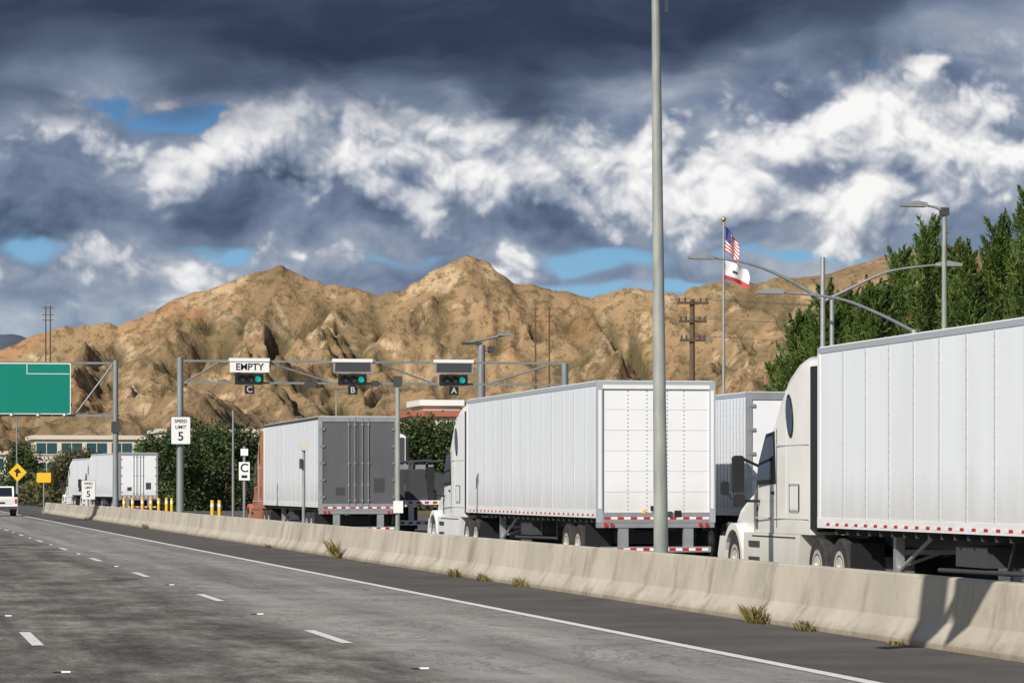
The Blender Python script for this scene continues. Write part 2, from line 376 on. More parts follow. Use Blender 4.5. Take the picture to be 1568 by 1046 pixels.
cv1=blur(hh,30)-hh; gul_=np.clip(cv1/3.4,0,1); gyy,gxx=np.gradient(hh,1.9,1.5); st_=np.clip((np.hypot(gyy,gxx)-.5)/.8,0,1)
att=np.stack([gul_,st_,1-smooth(15,48,hh)],-1)
XX=SS*CS+WW*SN; YY=-SS*SN+WW*CS
grid_obj('mountains',XX,YY,hh,mm,True,att)
def backrange(name,prof,W,m,ds=4,depth=700,amp=10):
    s_=np.arange((prof[0][0]-784)*W/5080,(prof[-1][0]-784)*W/5080,ds); w_=np.arange(W-depth*.6,W+depth*.4,ds*1.5)
    a,b=np.meshgrid(s_,w_); cr_=np.interp(a*5080/W+784,[p[0] for p in prof],[p[1] for p in prof]); cr_=(745-cr_)*W/5080
    hz=cr_-np.abs(b-W)*.33*(1+.25*nfbm(a/120,b/200,33,3))+ (nfbm(a/90,b/120,44,6,True)-1.2)*amp*np.clip(np.abs(b-W)/60,.25,1)
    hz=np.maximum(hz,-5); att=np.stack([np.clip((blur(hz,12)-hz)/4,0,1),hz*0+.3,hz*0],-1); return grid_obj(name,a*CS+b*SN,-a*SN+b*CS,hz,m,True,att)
backrange('mountains',[(1000,520),(1060,470),(1150,433),(1200,418),(1270,409),(1330,396),(1400,375),(1460,367),(1490,378),(1530,398),(1600,410),(1800,400),(2200,470)],2500,mm,5)
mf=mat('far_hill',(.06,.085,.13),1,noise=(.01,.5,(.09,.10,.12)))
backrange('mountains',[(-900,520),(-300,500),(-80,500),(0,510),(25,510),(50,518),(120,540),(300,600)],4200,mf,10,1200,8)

# ---------------------------------------------------------------- ground and road
def ground_mat(name,stops,sc,fine=40,rough=.9,bumpd=.01,extra=None):
    global nt,N,L
    m=bpy.data.materials.new(name); m.use_nodes=True; nt=m.node_tree; N=nt.nodes; L=nt.links; b=N['Principled BSDF']; b.inputs['Roughness'].default_value=rough; b.inputs['Specular IOR Level'].default_value=.25
    tc=nd('ShaderNodeTexCoord'); O=tc.outputs['Object']
    c=rmp(tn(sc,8,O,.6),stops)
    f=tn(fine,4,O,.7); c=mixc(1.0,c,rmp(f,[(.3,(.72,.72,.72)),(.7,(1.2,1.2,1.2))]),'MULTIPLY')
    if extra: c=extra(c,O)
    L.new(c,b.inputs['Base Color'])
    bp=nd('ShaderNodeBump'); bp.inputs['Strength'].default_value=.5; bp.inputs['Distance'].default_value=bumpd; L.new(f,bp.inputs['Height']); L.new(bp.outputs[0],b.inputs['Normal'])
    return m
def lanes(c,O):
    wv_=tn(1.0,6,O,.65,(1.6,.035,1)); c=mixc(1.0,c,rmp(wv_,[(.32,(.70,.70,.69)),(.5,(1,1,1)),(.7,(1.2,1.2,1.17))]),'MULTIPLY')
    cr=tn(.9,9,O,.75,(.6,.25,1),dist=1.5); k=rmp(cr,[(.475,(1,1,1)),(.495,(.3,.3,.3)),(.515,(1,1,1))])
    c=mixc(.7,c,mixc(1.0,c,k,'MULTIPLY'))
    sx=nd('ShaderNodeSeparateXYZ'); L.new(O,sx.inputs[0])
    # oil-darkened band down the middle of each lane and the two wheel paths
    xw=mth('ADD',sx.outputs[0],mth('MULTIPLY',tn(.12,3,O),.5)); sw1=mth('COSINE',mth('MULTIPLY',mth('SUBTRACT',xw,7.3),2*math.pi/1.85))
    c=mixc(1.0,c,rmp(mth('MULTIPLY_ADD',sw1,.5,.5),[(0,(1.05,1.05,1.05)),(1,(.86,.86,.86))]),'MULTIPLY')
    wob=mth('ADD',sx.outputs[0],mth('MULTIPLY',tn(.5,6,O,.7,(1,.2,1)),3.0))
    mr=nd('ShaderNodeMapRange'); L.new(wob,mr.inputs[0]); mr.inputs[1].default_value=6.3; mr.inputs[2].default_value=7.3
    pt=rmp(tn(.5,10,O,.82,(1.2,.4,1)),[(.40,(.30,.295,.28)),(.47,(.50,.49,.46)),(.53,(.72,.70,.66)),(.60,(1.02,1.0,.94))])
    dark=mixc(1.0,c,pt,'MULTIPLY')
    return mixc(mr.outputs[0],dark,c)
M['road']=ground_mat('road_concrete',[(.3,(.235,.228,.212)),(.5,(.29,.28,.262)),(.7,(.345,.335,.312))],.35,18,extra=lanes)
M['shoulder']=ground_mat('shoulder_asphalt',[(.3,(.075,.068,.064)),(.7,(.13,.12,.11))],.5,25)
M['yard']=ground_mat('yard_asphalt',[(.3,(.09,.088,.085)),(.7,(.15,.145,.135))],.2,20)
M['dirt']=ground_mat('dry_ground',[(.3,(.10,.085,.04)),(.5,(.16,.12,.07)),(.7,(.22,.16,.10))],.03,1.5)
M['line']=mat('road_paint',(.8,.8,.79),.6,noise=(5,.5,(.5,.49,.46)))
def sheet(name,x0,x1,y0,y1,z,k,ny=1):
    b=B(); ys=np.linspace(y0,y1,ny+1)
    for i in range(ny): b.add([(x0,ys[i],z),(x1,ys[i],z),(x1,ys[i+1],z),(x0,ys[i+1],z)],[(0,1,2,3)],k)
    return b.obj(name)
sheet('ground',-7000,7000,-200,14000,0,'dirt')
sheet('road',-16,9.35,-60,900,.004,'road')
sheet('road_shoulder',9.35,12.0,-60,900,.008,'shoulder')
sheet('truck_lane_pavement',12.0,34,-60,420,.005,'yard')
b=B()
b.add([(9.12,-50,.012),(9.29,-50,.012),(9.29,600,.012),(9.12,600,.012)],[(0,1,2,3)],'line')
cyc=14.63; 
Yd=yof(5.46,5080*H/230)
for xx,ph in((5.46,0),(1.85,.1),(-1.8,.2)):
    for i in range(-3,30):
        y=Yd+i*cyc+ph-1.8; b.add([(xx-.07,y,.012),(xx+.07,y,.012),(xx+.07,y+3.6,.012),(xx-.07,y+3.6,.012)],[(0,1,2,3)],'line')
b.obj('road_markings')
b=B()
for xx in(5.46,1.85):
    for i in range(-3,14):
        y=Yd+i*cyc+cyc/2; b.prism([(y-.04,.006),(y+.04,.006),(y+.02,.02),(y-.02,.02)],xx-.04,xx+.05,'signw'); b.box(xx-.12,xx-.045,y-.1,y+.1,.006,.010,'black')
b.obj('raised_pavement_markers')
def barr():
    global nt,N,L
    m=bpy.data.materials.new('barrier_concrete'); m.use_nodes=True; nt=m.node_tree; N=nt.nodes; L=nt.links; b=N['Principled BSDF']; b.inputs['Roughness'].default_value=.9
    tc=nd('ShaderNodeTexCoord'); O=tc.outputs['Object']
    c=rmp(tn(.5,7,O,.6),[(.3,(.34,.305,.25)),(.5,(.42,.38,.31)),(.7,(.50,.46,.38))])
    st=tn(1.8,6,O,.65,(1,.7,.22)); c=mixc(1.0,c,rmp(st,[(.30,(.62,.58,.53)),(.46,(1,1,1)),(.75,(1.08,1.08,1.06))]),'MULTIPLY')
    sx=nd('ShaderNodeSeparateXYZ'); L.new(O,sx.inputs[0])
    zz=mth('ADD',sx.outputs[2],mth('MULTIPLY',tn(3,5,O),.25)); low=rmp(zz,[(.12,(.62,.57,.5)),(.28,(1,1,1))]); c=mixc(1.0,c,low,'MULTIPLY')
    L.new(c,b.inputs['Base Color'])
    bp=nd('ShaderNodeBump'); bp.inputs['Strength'].default_value=.5; bp.inputs['Distance'].default_value=.02; L.new(tn(6,6,O),bp.inputs['Height']); L.new(bp.outputs[0],b.inputs['Normal'])
    return m
M['barrier']=barr()
pr=[(11.82,0),(11.82,.07),(12.0,.30),(12.09,.79),(12.12,.81),(12.25,.81),(12.28,.79),(12.37,.30),(12.55,.07),(12.55,0)]
b=B(); y=5.0; end=yof(12,190)
while y<end-.1:
    e=min(y+6.1,end); o=random.uniform(-.006,.006)
    b.prism([(p[0]+o,p[1]) for p in pr],y,e-.012,'barrier','y'); y=e
b.obj('concrete_barrier')
b=B(); p0=yof(12.1,188)
dx=-.25
for i in range(8):
    y0_=p0+i*6.1; b.prism([(p[0]+dx,p[1]*.92) for p in pr],y0_,y0_+6.07,'barrier','y')
b.obj('concrete_barrier')

# ---------------------------------------------------------------- foliage
def leaves(name_,pts,size,k,parent=None,asp=1.0,up=0,dirs=None):
    n=len(pts)
    if dirs is not None:
        bb=dirs+RNG.normal(size=(n,3))*.45; bb/=np.linalg.norm(bb,axis=1)[:,None]
        q=RNG.normal(size=(n,3)); a=np.cross(q,bb); a/=np.linalg.norm(a,axis=1)[:,None]
        s=size*RNG.uniform(.6,1.3,(n,1)); A=a*s*asp; Bv=bb*s
    else:
        q=RNG.normal(size=(n,3)); q/=np.linalg.norm(q,axis=1)[:,None]
        r=RNG.normal(size=(n,3)); r[:,2]+=up; a=np.cross(q,r); a/=np.linalg.norm(a,axis=1)[:,None]; bb=np.cross(q,a)
        s=size*RNG.uniform(.6,1.3,(n,1)); A=a*s; Bv=bb*s*asp
    vs=np.stack([pts-A*.5,pts+Bv*.5,pts+A*.5,pts-Bv*.5],1).reshape(-1,3).astype(np.float32)
    me=bpy.data.meshes.new(name_); me.vertices.add(4*n); me.vertices.foreach_set('co',vs.ravel())
    me.loops.add(4*n); me.loops.foreach_set('vertex_index',np.arange(4*n,dtype=np.int32))
    me.polygons.add(n); me.polygons.foreach_set('loop_start',np.arange(0,4*n,4,dtype=np.int32)); me.polygons.foreach_set('loop_total',np.full(n,4,dtype=np.int32))
    me.update(calc_edges=True); me.materials.append(M[k]); o=bpy.data.objects.new(name_,me); scene.collection.objects.link(o)
    if parent: o.parent=parent
    return o
def tree(name,x,y,h,r,k='leafA',n=14000,size=.16,base=.18,pointy=.5,clumps=90,z0=0,cl=.5,spire=False):
    e=empty(name,(x,y,z0)); b=B()
    ln=Vector((random.uniform(-.3,.3),random.uniform(-.3,.3),0))
    tp=[Vector((0,0,0)),ln*.4+Vector((0,0,h*.35)),ln+Vector((0,0,h*.7)),ln*1.1+Vector((0,0,h*.93))]
    b.tube(tp,.03*h*.6+.05,.03,'bark',8)
    P_=[];Dd=[]
    for i in range(clumps):
        t=random.uniform(base,1)**.9; ph=random.uniform(0,2*math.pi)
        rad=r*((1-t)**pointy)*(1.25 if t<.5 else 1.15)*min(1,(t-base+.12)/.25)
        rr_=rad*random.uniform(.35,1.18); c=Vector((math.cos(ph)*rr_,math.sin(ph)*rr_,h*t))+ln*t
        st=ln*t*.8+Vector((0,0,max(h*t-rr_*.6,h*base*.7)))
        b.tube([st,(st+c)/2+Vector((0,0,-.05)),c],.045,.012,'bark',5)
        m_=int(n/clumps*random.uniform(.5,1.5))
        if spire:
            L_=random.uniform(.8,1.8)*cl/.6; ax=np.array([math.cos(ph)*.55,math.sin(ph)*.55,1.0]); ax/=np.linalg.norm(ax)
            tt=RNG.random((m_,1))**.8; off=RNG.normal(size=(m_,3))*(.015+.19*(1-tt))*cl/.6; d=ax[None,:]*(tt-.35)*L_+off
            Dd.append(ax[None,:]+off*3)
        else:
            d=RNG.normal(size=(m_,3))*np.array([.42,.42,.62])*cl*(.6+.5*(1-t))
            o_=np.array([math.cos(ph),math.sin(ph),.9]); d+=o_[None,:]*RNG.uniform(-.5,.9,(m_,1))*cl*.6
        P_.append(np.array(c)[None,:]+d)
    b.obj('trunk',e); P_=np.concatenate(P_); P_[:,2]=np.maximum(P_[:,2],.05)
    leaves('foliage',P_,size,k,e,.2 if spire else .45,1.0,np.concatenate(Dd) if spire else None); return e
for u,z,v,r in [(1198,118,575,1.1),(1232,115,500,1.4),(1262,108,466,1.5),(1300,112,472,1.8),(1345,106,458,1.9),(1380,120,405,1.4),(1414,112,362,1.25),(1452,118,392,1.6),(1488,108,405,1.8),(1530,112,358,1.7),(1575,104,312,1.8),(1620,110,300,2.4),(1690,108,330,3.0)]:
    X,Y=loc(u,z); tree('pine_tree',X,Y,hgt(v,z),r,'leafA',23000,.22,.10,.9,210,cl=.54,spire=True)
for u,z,v,r,k in [(255,255,672,2.6,'leafB'),(300,262,660,3.4,'leafB'),(345,258,664,3.2,'leafB'),(380,270,676,2.6,'leafC'),(232,280,690,2.5,'leafA'),(620,262,655,2.6,'leafB'),(655,270,650,2.6,'leafC'),(690,262,662,2.4,'leafB'),(118,330,697,2.2,'leafC'),(40,340,688,2.0,'leafB'),(95,320,710,2.4,'leafC'),(600,300,672,2.0,'leafB')]:
    X,Y=loc(u,z); tree('broadleaf_tree',X,Y,hgt(v,z),r,k,6500,.36,.1,.35,80,cl=1.0)
def belt(u0,u1,z0,z1,v,k,n,name='shrubs'):
    P_=[]
    for i in range(n):
        z=random.uniform(z0,z1); X,Y=loc(random.uniform(u0,u1),z); hh_=max(.8,hgt(v,z)*random.uniform(.35,1.05)); r=random.uniform(1.2,2.6)
        m_=220; d=RNG.normal(size=(m_,3)); d/=np.linalg.norm(d,axis=1)[:,None]; d*=RNG.uniform(.5,1,(m_,1))**.5
        p=d*np.array([r,r,hh_*.55])+np.array([X,Y,hh_*.45]); p+=RNG.normal(size=p.shape)*.18; p[:,2]=np.maximum(p[:,2],.1); P_.append(p)
    return leaves(name,np.concatenate(P_),.5,k,None,.6)
belt(-150,1100,300,360,718,'leafC',90)
belt(-150,900,420,640,708,'leafB',100)
belt(-150,1300,700,1000,690,'leafC',140)
def weed(u,h,w_):
    z=5173*11.75/(u+190); X,Y=11.72,yof(11.72,z); b=B()
    for i in range(150):
        a=random.uniform(0,6.28); x0,y0=X+random.uniform(-.12,.05),Y+random.gauss(0,w_*.5)
        hx=h*random.uniform(.2,1)*math.exp(-((y0-Y)/w_)**2); tx=x0+math.cos(a)*hx*.6; ty=y0+math.sin(a)*hx*.8
        tx=min(tx,11.8); b.add([(x0-.006,y0,0.008),(x0+.008,y0+.008,0.008),((x0+tx)/2+.006,(y0+ty)/2,hx*.6+.008),(tx,ty,hx*.9+.008)],[(0,1,2),(0,2,3)],'weed')
    b.obj('weed_plant')
for u,h,w_ in[(518,.62,.5),(703,.25,.6),(745,.2,.5),(802,.24,.5),(1165,.34,.45),(1242,.18,.3),(225,.3,.6),(415,.14,.4),(1380,.08,.2)]: weed(u,h,w_)

# ---------------------------------------------------------------- trucks
def loft(b,secs,k,r=.18,nc=6):
    rings=[]
    for (y,hw,zb,zt,*rest) in secs:
        rr_=rest[0] if rest else r; ring=[(-hw,y,zb),(-hw,y,zb+.02),(-hw,y,zt-rr_-.03)]
        for i in range(nc+1):
            a=math.pi-(math.pi/2)*i/nc; ring.append((-hw+rr_+rr_*math.cos(a),y,zt-rr_+rr_*math.sin(a)))
        for i in range(nc+1):
            a=math.pi/2-(math.pi/2)*i/nc; ring.append((hw-rr_+rr_*math.cos(a),y,zt-rr_+rr_*math.sin(a)))
        ring+=[(hw,y,zt-rr_-.03),(hw,y,zb+.02),(hw,y,zb)]; rings.append(ring)
    n=len(rings[0]); vs=[p for r_ in rings for p in r_]; fs=[];fb_=[]
    for j in range(len(rings)-1):
        for i in range(n-1): fs.append((j*n+i,(j+1)*n+i,(j+1)*n+(i+1),j*n+(i+1)))
        fb_.append((j*n+n-1,(j+1)*n+n-1,(j+1)*n,j*n))
    b.add(vs,fs,k,True); b.add(vs,fb_+[tuple(range(n)),tuple(range((len(rings)-1)*n,len(rings)*n))[::-1]],k)
def tractor(par,y0,paint='cream',rim='rim'):
    b=B()
    loft(b,[(y0+.75,1.22,1.05,3.98,.22),(y0+1.2,1.23,1.05,4.04,.25),(y0+1.6,1.23,1.05,4.0,.3),(y0+2.1,1.23,1.05,3.84,.34),(y0+2.6,1.22,1.05,3.52,.36),(y0+3.0,1.21,1.05,3.16,.34),(y0+3.4,1.20,1.05,2.90,.3),(y0+4.2,1.17,1.05,2.12,.22),(y0+4.6,1.14,1.05,1.88,.2)],paint)
    loft(b,[(y0+4.5,1.12,.9,1.88,.25),(y0+5.3,1.08,.8,1.76,.3),(y0+6.1,1.02,.7,1.58,.3),(y0+6.6,.96,.6,1.36,.3),(y0+6.85,.88,.55,1.1,.2)],paint)
    for sd in(-1,1):
        pts=[(math.cos(a)*.68+y0+5.75,math.sin(a)*.68+.52) for a in np.linspace(0.05,math.pi-.05,12)]
        inn=[(math.cos(a)*.56+y0+5.75,math.sin(a)*.56+.52) for a in np.linspace(math.pi-.05,.05,12)]
        xa,xb=(-1.24,-.85) if sd<0 else (.85,1.24); b.prism(pts+inn,xa,xb,paint)
    b.prism([(y0+6.3,.35),(y0+7.1,.35),(y0+7.18,.6),(y0+7.0,.95),(y0+6.3,.95)],-1.15,1.15,paint)
    for xa,xb in((-1.228,-.8),(.8,1.228)): b.prism([(y0+1.5,.42),(y0+5.0,.42),(y0+5.02,1.045),(y0+1.3,1.045)],xa,xb,paint)
    b.box(-1.25,-1.22,y0+3.9,y0+4.6,.5,.62,'dgrey'); b.box(-1.25,-1.22,y0+3.9,y0+4.6,.8,.9,'dgrey')
    b.obj('cab_body',par)
    b=B()
    def pane(pts,k,x=-1.236,t=.012): b.prism(pts,x-t,x,k)
    b.box(-1.215,-1.17,y0+.22,y0+.745,1.15,3.85,'black'); b.box(1.17,1.215,y0+.22,y0+.745,1.15,3.85,'black')
    b.box(-1.1,1.1,y0+.70,y0+.748,1.1,3.85,'dgrey')
    pane([(y0+2.95,1.98),(y0+4.08,1.96),(y0+4.0,2.2),(y0+3.5,2.70),(y0+3.05,2.74)],'glass',-1.206,.022)
    pane([(y0+2.88,1.9),(y0+4.16,1.88),(y0+4.07,2.22),(y0+3.54,2.77),(y0+2.98,2.81)],'black',-1.204,.014)
    el=[(y0+1.95+.24*math.cos(a),3.05+.36*math.sin(a)+.12*math.cos(a)) for a in np.linspace(0,2*math.pi,16,endpoint=False)]
    pane(el,'black',-1.226,.012)
    el=[(y0+1.95+.20*math.cos(a),3.05+.31*math.sin(a)+.1*math.cos(a)) for a in np.linspace(0,2*math.pi,16,endpoint=False)]
    pane(el,'glass',-1.232,.012)
    b.box(-1.222,-1.205,y0+2.82,y0+2.84,1.15,2.85,'dgrey'); b.box(-1.19,-1.165,y0+4.25,y0+4.27,1.1,1.95,'dgrey')
    b.box(-1.238,-1.225,y0+.8,y0+2.82,2.55,2.57,'seam'); b.box(-1.238,-1.225,y0+.8,y0+4.2,1.30,1.32,'seam')
    b.box(-1.238,-1.225,y0+2.2,y0+2.22,1.32,3.5,'seam')
    b.box(-1.238,-1.225,y0+1.35,y0+1.95,1.42,1.9,'frame',.02); b.box(-1.243,-1.225,y0+1.38,y0+1.92,1.45,1.87,paint,.02); b.box(-1.24,-1.2,y0+3.0,y0+3.15,1.72,1.77,'black')
    b.box(-1.24,-1.225,y0+1.6,y0+4.4,.98,1.0,'dgrey')
    b.add([(-1.0,y0+4.24,2.15),(1.0,y0+4.24,2.15),(.95,y0+3.50,2.88),(-.95,y0+3.50,2.88)],[(0,1,2,3)],'glass')
    b.box(-.55,.55,y0+6.83,y0+6.89,.7,1.05,'dgrey')
    for sd in(-1,1): b.box(sd*.95-.15,sd*.95+.15,y0+6.4,y0+6.72,.98,1.2,'glass',.04)
    for sd in(-1,1):
        b.box(sd*1.58-.1,sd*1.58+.1,y0+4.0,y0+4.14,1.75,2.4,'black',.04); b.box(sd*1.56-.09,sd*1.56+.09,y0+4.0,y0+4.14,1.5,1.72,'black',.04)
        b.tube([(sd*1.16,y0+4.1,2.2),(sd*1.5,y0+4.08,2.35)],.025,.025,'black',6); b.tube([(sd*1.15,y0+4.1,1.6),(sd*1.5,y0+4.08,1.6)],.025,.025,'black',6)
        b.tube([(sd*1.0,y0+6.2,1.5),(sd*1.22,y0+6.3,1.75)],.015,.015,'black',6); b.box(sd*1.24-.07,sd*1.24+.07,y0+6.26,y0+6.34,1.7,1.95,'black',.03)
    b.box(-.45,-.33,y0-1.6,y0+6.3,.72,.98,'dgrey'); b.box(.33,.45,y0-1.6,y0+6.3,.72,.98,'dgrey')
    b.box(-.7,.7,y0-.9,y0+.3,.99,1.12,'black')
    b.tube([(-.3,y0+.75,1.9),(-.35,y0+.4,1.5),(-.3,y0+.1,1.8)],.02,.02,'redp',6); b.tube([(.1,y0+.75,1.9),(.0,y0+.4,1.45),(.1,y0+.1,1.8)],.02,.02,'blue',6)
    b.obj('cab_trim',par)
    b=B()
    for yy in(y0-1.0,y0+.28):
        for sd in(-1,1): b.wheel(sd*1.23,yy,.51,.51,.62,rim,sd)
    for sd in(-1,1): b.wheel(sd*1.2,y0+5.75,.51,.51,.3,rim,sd)
    for sd in(-1,1): b.box(sd*.95-.28,sd*.95+.28,y0-1.66,y0-1.63,.25,.95,'black')
    b.obj('tractor_wheels',par)
def trailer(par,L_,rear='roll',paint='trwhite',tape=True,rail='frame',bot=1.18,top=4.13,gear=True,seam=1.22,tandem=2.2):
    b=B(); hw=1.295
    b.box(-hw,hw,.06,L_-.05,bot+.16,top-.1,paint)
    b.box(-hw-.012,hw+.012,.04,L_,top-.1,top-.01,rail); b.box(-hw+.02,hw-.02,.04,L_,top-.01,top+.012,'white')
    b.box(-hw-.014,hw+.014,.04,L_,bot,bot+.16,'white')
    b.box(-hw-.008,-hw+.15,L_-.14,L_+.01,bot+.16,top-.1,'white',.0); b.box(hw-.15,hw+.008,L_-.14,L_+.01,bot+.16,top-.1,'white')
    y=seam
    while y<L_-.4:
        for sd in(-1,1): b.box(sd*hw-.008,sd*hw+.008,y-.03,y+.03,bot+.165,top-.105,'seam')
        zz=bot+.22
        while zz<top-.15:
            b.box(-hw-.012,-hw-.004,y-.010,y+.010,zz,zz+.02,'steel'); zz+=.14
        y+=seam
    b.obj('trailer_box',par)
    b=B()
    if tape:
        y=.3
        while y<L_-.3:
            for sd in(-1,1): b.box(sd*(hw+.016)-.003,sd*(hw+.016)+.003,y,y+.17,bot+.04,bot+.085,'red'); b.box(sd*(hw+.016)-.003,sd*(hw+.016)+.003,y+.17,y+.36,bot+.04,bot+.085,'wtape')
            y+=.52
    fr=.11
    fk='frame' if rear=='roll' else 'alu'
    b.box(-hw-.02,-hw+fr,-.03,.055,bot-.1,top,fk); b.box(hw-fr,hw+.02,-.03,.055,bot-.1,top,fk); b.box(-hw+fr,hw-fr,-.03,.055,top-.08,top,fk); b.box(-hw+fr,hw-fr,-.028,.055,top-.17,top-.08,'white' if rear=='roll' else fk)
    b.box(-hw+fr,hw-fr,-.03,.055,bot-.1,bot+.12,'alu')
    if rear=='roll':
        b.box(-hw+fr,hw-fr,.015,.05,bot+.12,top-.17,'doorw')
        n=6; z0,z1=bot+.12,top-.17
        for i in range(1,n): zz=z0+(z1-z0)*i/n; b.box(-hw+fr,hw-fr,.011,.018,zz-.004,zz+.004,'seam')
        for xx in(-.62,-.2,.25,.62):
            zz=z0+.05
            while zz<z1-.05: b.box(xx-.009,xx+.009,.008,.016,zz,zz+.02,'dgrey'); zz+=.085
        b.box(-.12,.12,-.03,.012,z0+.04,z0+.14,'black'); b.box(-.05,.35,-.05,-.031,z0-.10,z0+.02,'dgrey'); b.box(.4,.55,-.05,-.031,z0-.1,z0+.04,'black'); b.box(-.3,-.24,-.045,-.032,z0-.03,z0+.06,'yellow')
        for sd in(-1,1): b.box(sd*(hw-.05)-.035,sd*(hw-.05)+.035,-.036,-.031,bot+.2,top-.2,'white')
    else:
        dk='grey' if rear=='grey' else 'doorw'
        b.box(-hw+fr,-.008,.0,.05,bot+.12,top-.17,dk); b.box(.008,hw-fr,.0,.05,bot+.12,top-.17,dk)
        for xx in(-.32,-.12,.12,.32):
            b.cyl((xx,-.03,bot-.02),(xx,-.03,top-.05),.018,.018,'alu' if dk!='grey' else 'steel',8); b.box(xx-.03,xx+.03,-.035,.0,bot+.7,bot+.78,'alu')
            for zz in(bot+.2,bot+1.4,top-.3): b.box(xx-.045,xx+.045,-.04,.0,zz,zz+.06,'alu' if dk!='grey' else 'steel')
        for sd in(-1,1):
            for i in range(5): zz=bot+.3+i*.55; b.box(sd*(hw-fr)-.08,sd*(hw-fr)+.08,-.04,.0,zz,zz+.07,'alu' if dk!='grey' else 'steel')
        b.box(.5,.85,-.008,.0,bot+.5,bot+.95,'dgrey'); b.box(-.75,-.45,-.006,.0,bot+.40,bot+.65,'dgrey')
    for i in range(8):
        x0=-1.15+i*.29; b.box(x0,x0+.145,-.036,-.031,bot-.03,bot+.02,'red'); b.box(x0+.145,x0+.29,-.036,-.031,bot-.03,bot+.02,'wtape')
    for sd in(-1,1):
        for j in(0,1): b.cyl((sd*(1.12-.14*j),-.05,bot-.15),(sd*(1.12-.14*j),-.02,bot-.15),.045,.045,'red',12)
    b.box(-hw,hw,-.02,.16,bot-.21,bot-.1,'alu')
    for xx in(-.72,.72): b.box(xx-.11,xx+.11,0,.1,.56,bot-.21,'alu')
    b.box(-1.22,1.22,-.02,.1,.44,.56,'alu')
    for i in range(8):
        x0=-1.16+i*.29; b.box(x0,x0+.145,-.026,-.021,.47,.53,'red'); b.box(x0+.145,x0+.29,-.026,-.021,.47,.53,'wtape')
    b.obj('rear_frame',par)
    b=B()
    b.box(-.5,-.4,.3,L_-.5,bot-.28,bot,'dgrey'); b.box(.4,.5,.3,L_-.5,bot-.28,bot,'dgrey')
    y=.8
    while y<L_-.5: b.box(-1.25,1.25,y,y+.05,bot-.1,bot-.002,'dgrey'); y+=.6
    for yy in(tandem,tandem+1.25):
        for sd in(-1,1): b.wheel(sd*1.26,yy,.51,.51,.62,'rim',sd)
        b.cyl((-1.2,yy,.51),(1.2,yy,.51),.07,.07,'dgrey',8)
    b.box(-.6,.6,tandem-.9,tandem+2.2,.6,bot-.28,'dgrey')
    for sd in(-1,1): b.box(sd*.95-.3,sd*.95+.3,tandem-.75,tandem-.73,.22,bot-.12,'black')
    if gear:
        yg=L_-2.9-.4
        for sd in(-1,1):
            b.box(sd*.95-.07,sd*.95+.07,yg-.07,yg+.07,.32,bot-.02,'alu'); b.box(sd*.95-.15,sd*.95+.15,yg-.15,yg+.15,.26,.32,'alu')
            b.tube([(sd*.95,yg,.55),(sd*.8,yg-1.2,bot-.1)],.035,.035,'alu',6); b.tube([(sd*.95,yg,.6),(-sd*.5,yg,bot-.1)],.03,.03,'alu',6)
        b.box(-.9,.9,yg-.04,yg+.04,.8,.88,'alu')
    for yy in(5.2,7.0): b.tube([(-1.1,yy,bot-.05),(-.9,yy+.9,.62)],.03,.03,'dgrey',6)
    b.tube([(-1.05,5.6,.66),(-1.05,10.5,.62)],.035,.035,'dgrey',6)
    b.box(-1.1,-.3,8.2,9.6,.7,1.0,'dgrey')
    b.obj('undercarriage',par)
XL=15.2+1.295
yf=yof(15.2,54.5); p=empty('semi_truck',(XL,yf-16.1,0)); trailer(p,16.1,'roll'); tractor(p,16.1)
yr_=yof(15.25,71.4); p=empty('semi_truck',(XL+.05,yr_,0)); trailer(p,16.1,'roll'); tractor(p,16.1,'white')
yr_=yof(14.1,107.5); p=empty('semi_truck',(14.1+1.295,yr_,0)); trailer(p,15.6,'grey',tape=False,rail='dgrey'); tractor(p,15.6,'rust')
yr_=yof(19.6,76); p=empty('semi_truck',(19.6+1.295,yr_,0)); trailer(p,14.6,'swing',tape=False,top=4.02,seam=.3); tractor(p,14.6,'white')
X,Y=loc(182,222); p=empty('semi_truck',(X+1.3,Y,0),(0,0,math.radians(4))); trailer(p,14,'swing',tape=False); tractor(p,14,'white')
X,Y=loc(150,262); p=empty('semi_truck',(X+1.3,Y,0),(0,0,math.radians(5))); trailer(p,14,'swing',tape=False); tractor(p,14,'white')
X,Y=loc(611,121); p=empty('flatbed_truck',(X+1.25,Y,0)); b=B()
b.box(-1.25,1.25,0,13,1.2,1.36,'white'); 
for i in range(8): b.box(-1.2+i*.3,-1.05+i*.3,-.01,-.002,1.24,1.32,'red')
b.box(-1.2,1.2,0,.1,.45,.63,'white')
for i in range(8): b.box(-1.2+i*.3,-1.05+i*.3,-.01,-.002,.5,.58,'red'); 
for xx in(-.8,.8): b.box(xx-.1,xx+.1,0,.1,.63,1.2,'alu'); b.box(xx-.3,xx+.3,.4,.42,.3,1.1,'black')
for yy in(1.6,2.9):
    for sd in(-1,1): b.wheel(sd*1.22,yy,.51,.51,.6,'rim',sd)
for i in range(14):
    x=random.uniform(-.9,.9); y=random.uniform(.3,6); z=1.36
    if i%2: b.cyl((x-.15,y,z+.45),(x+.15,y,z+.45),.42,.42,random.choice(['rubber','black','dgrey']),16); b.cyl((x-.17,y,z+.45),(x+.17,y,z+.45),.2,.2,'alu',12)
    else: b.box(x-.3,x+.3,y-.5,y+.5,z+.0,z+random.uniform(.7,1.15),'dgrey',.05); b.tube([(x-.3,y,z),(x-.2,y,z+1.4),(x+.4,y,z+1.45)],.05,.05,'dgrey',6)
b.box(-1.1,1.1,6.5,6.6,1.36,2.7,'alu')
b.obj('flatbed_body',p); tractor(p,13,'white')

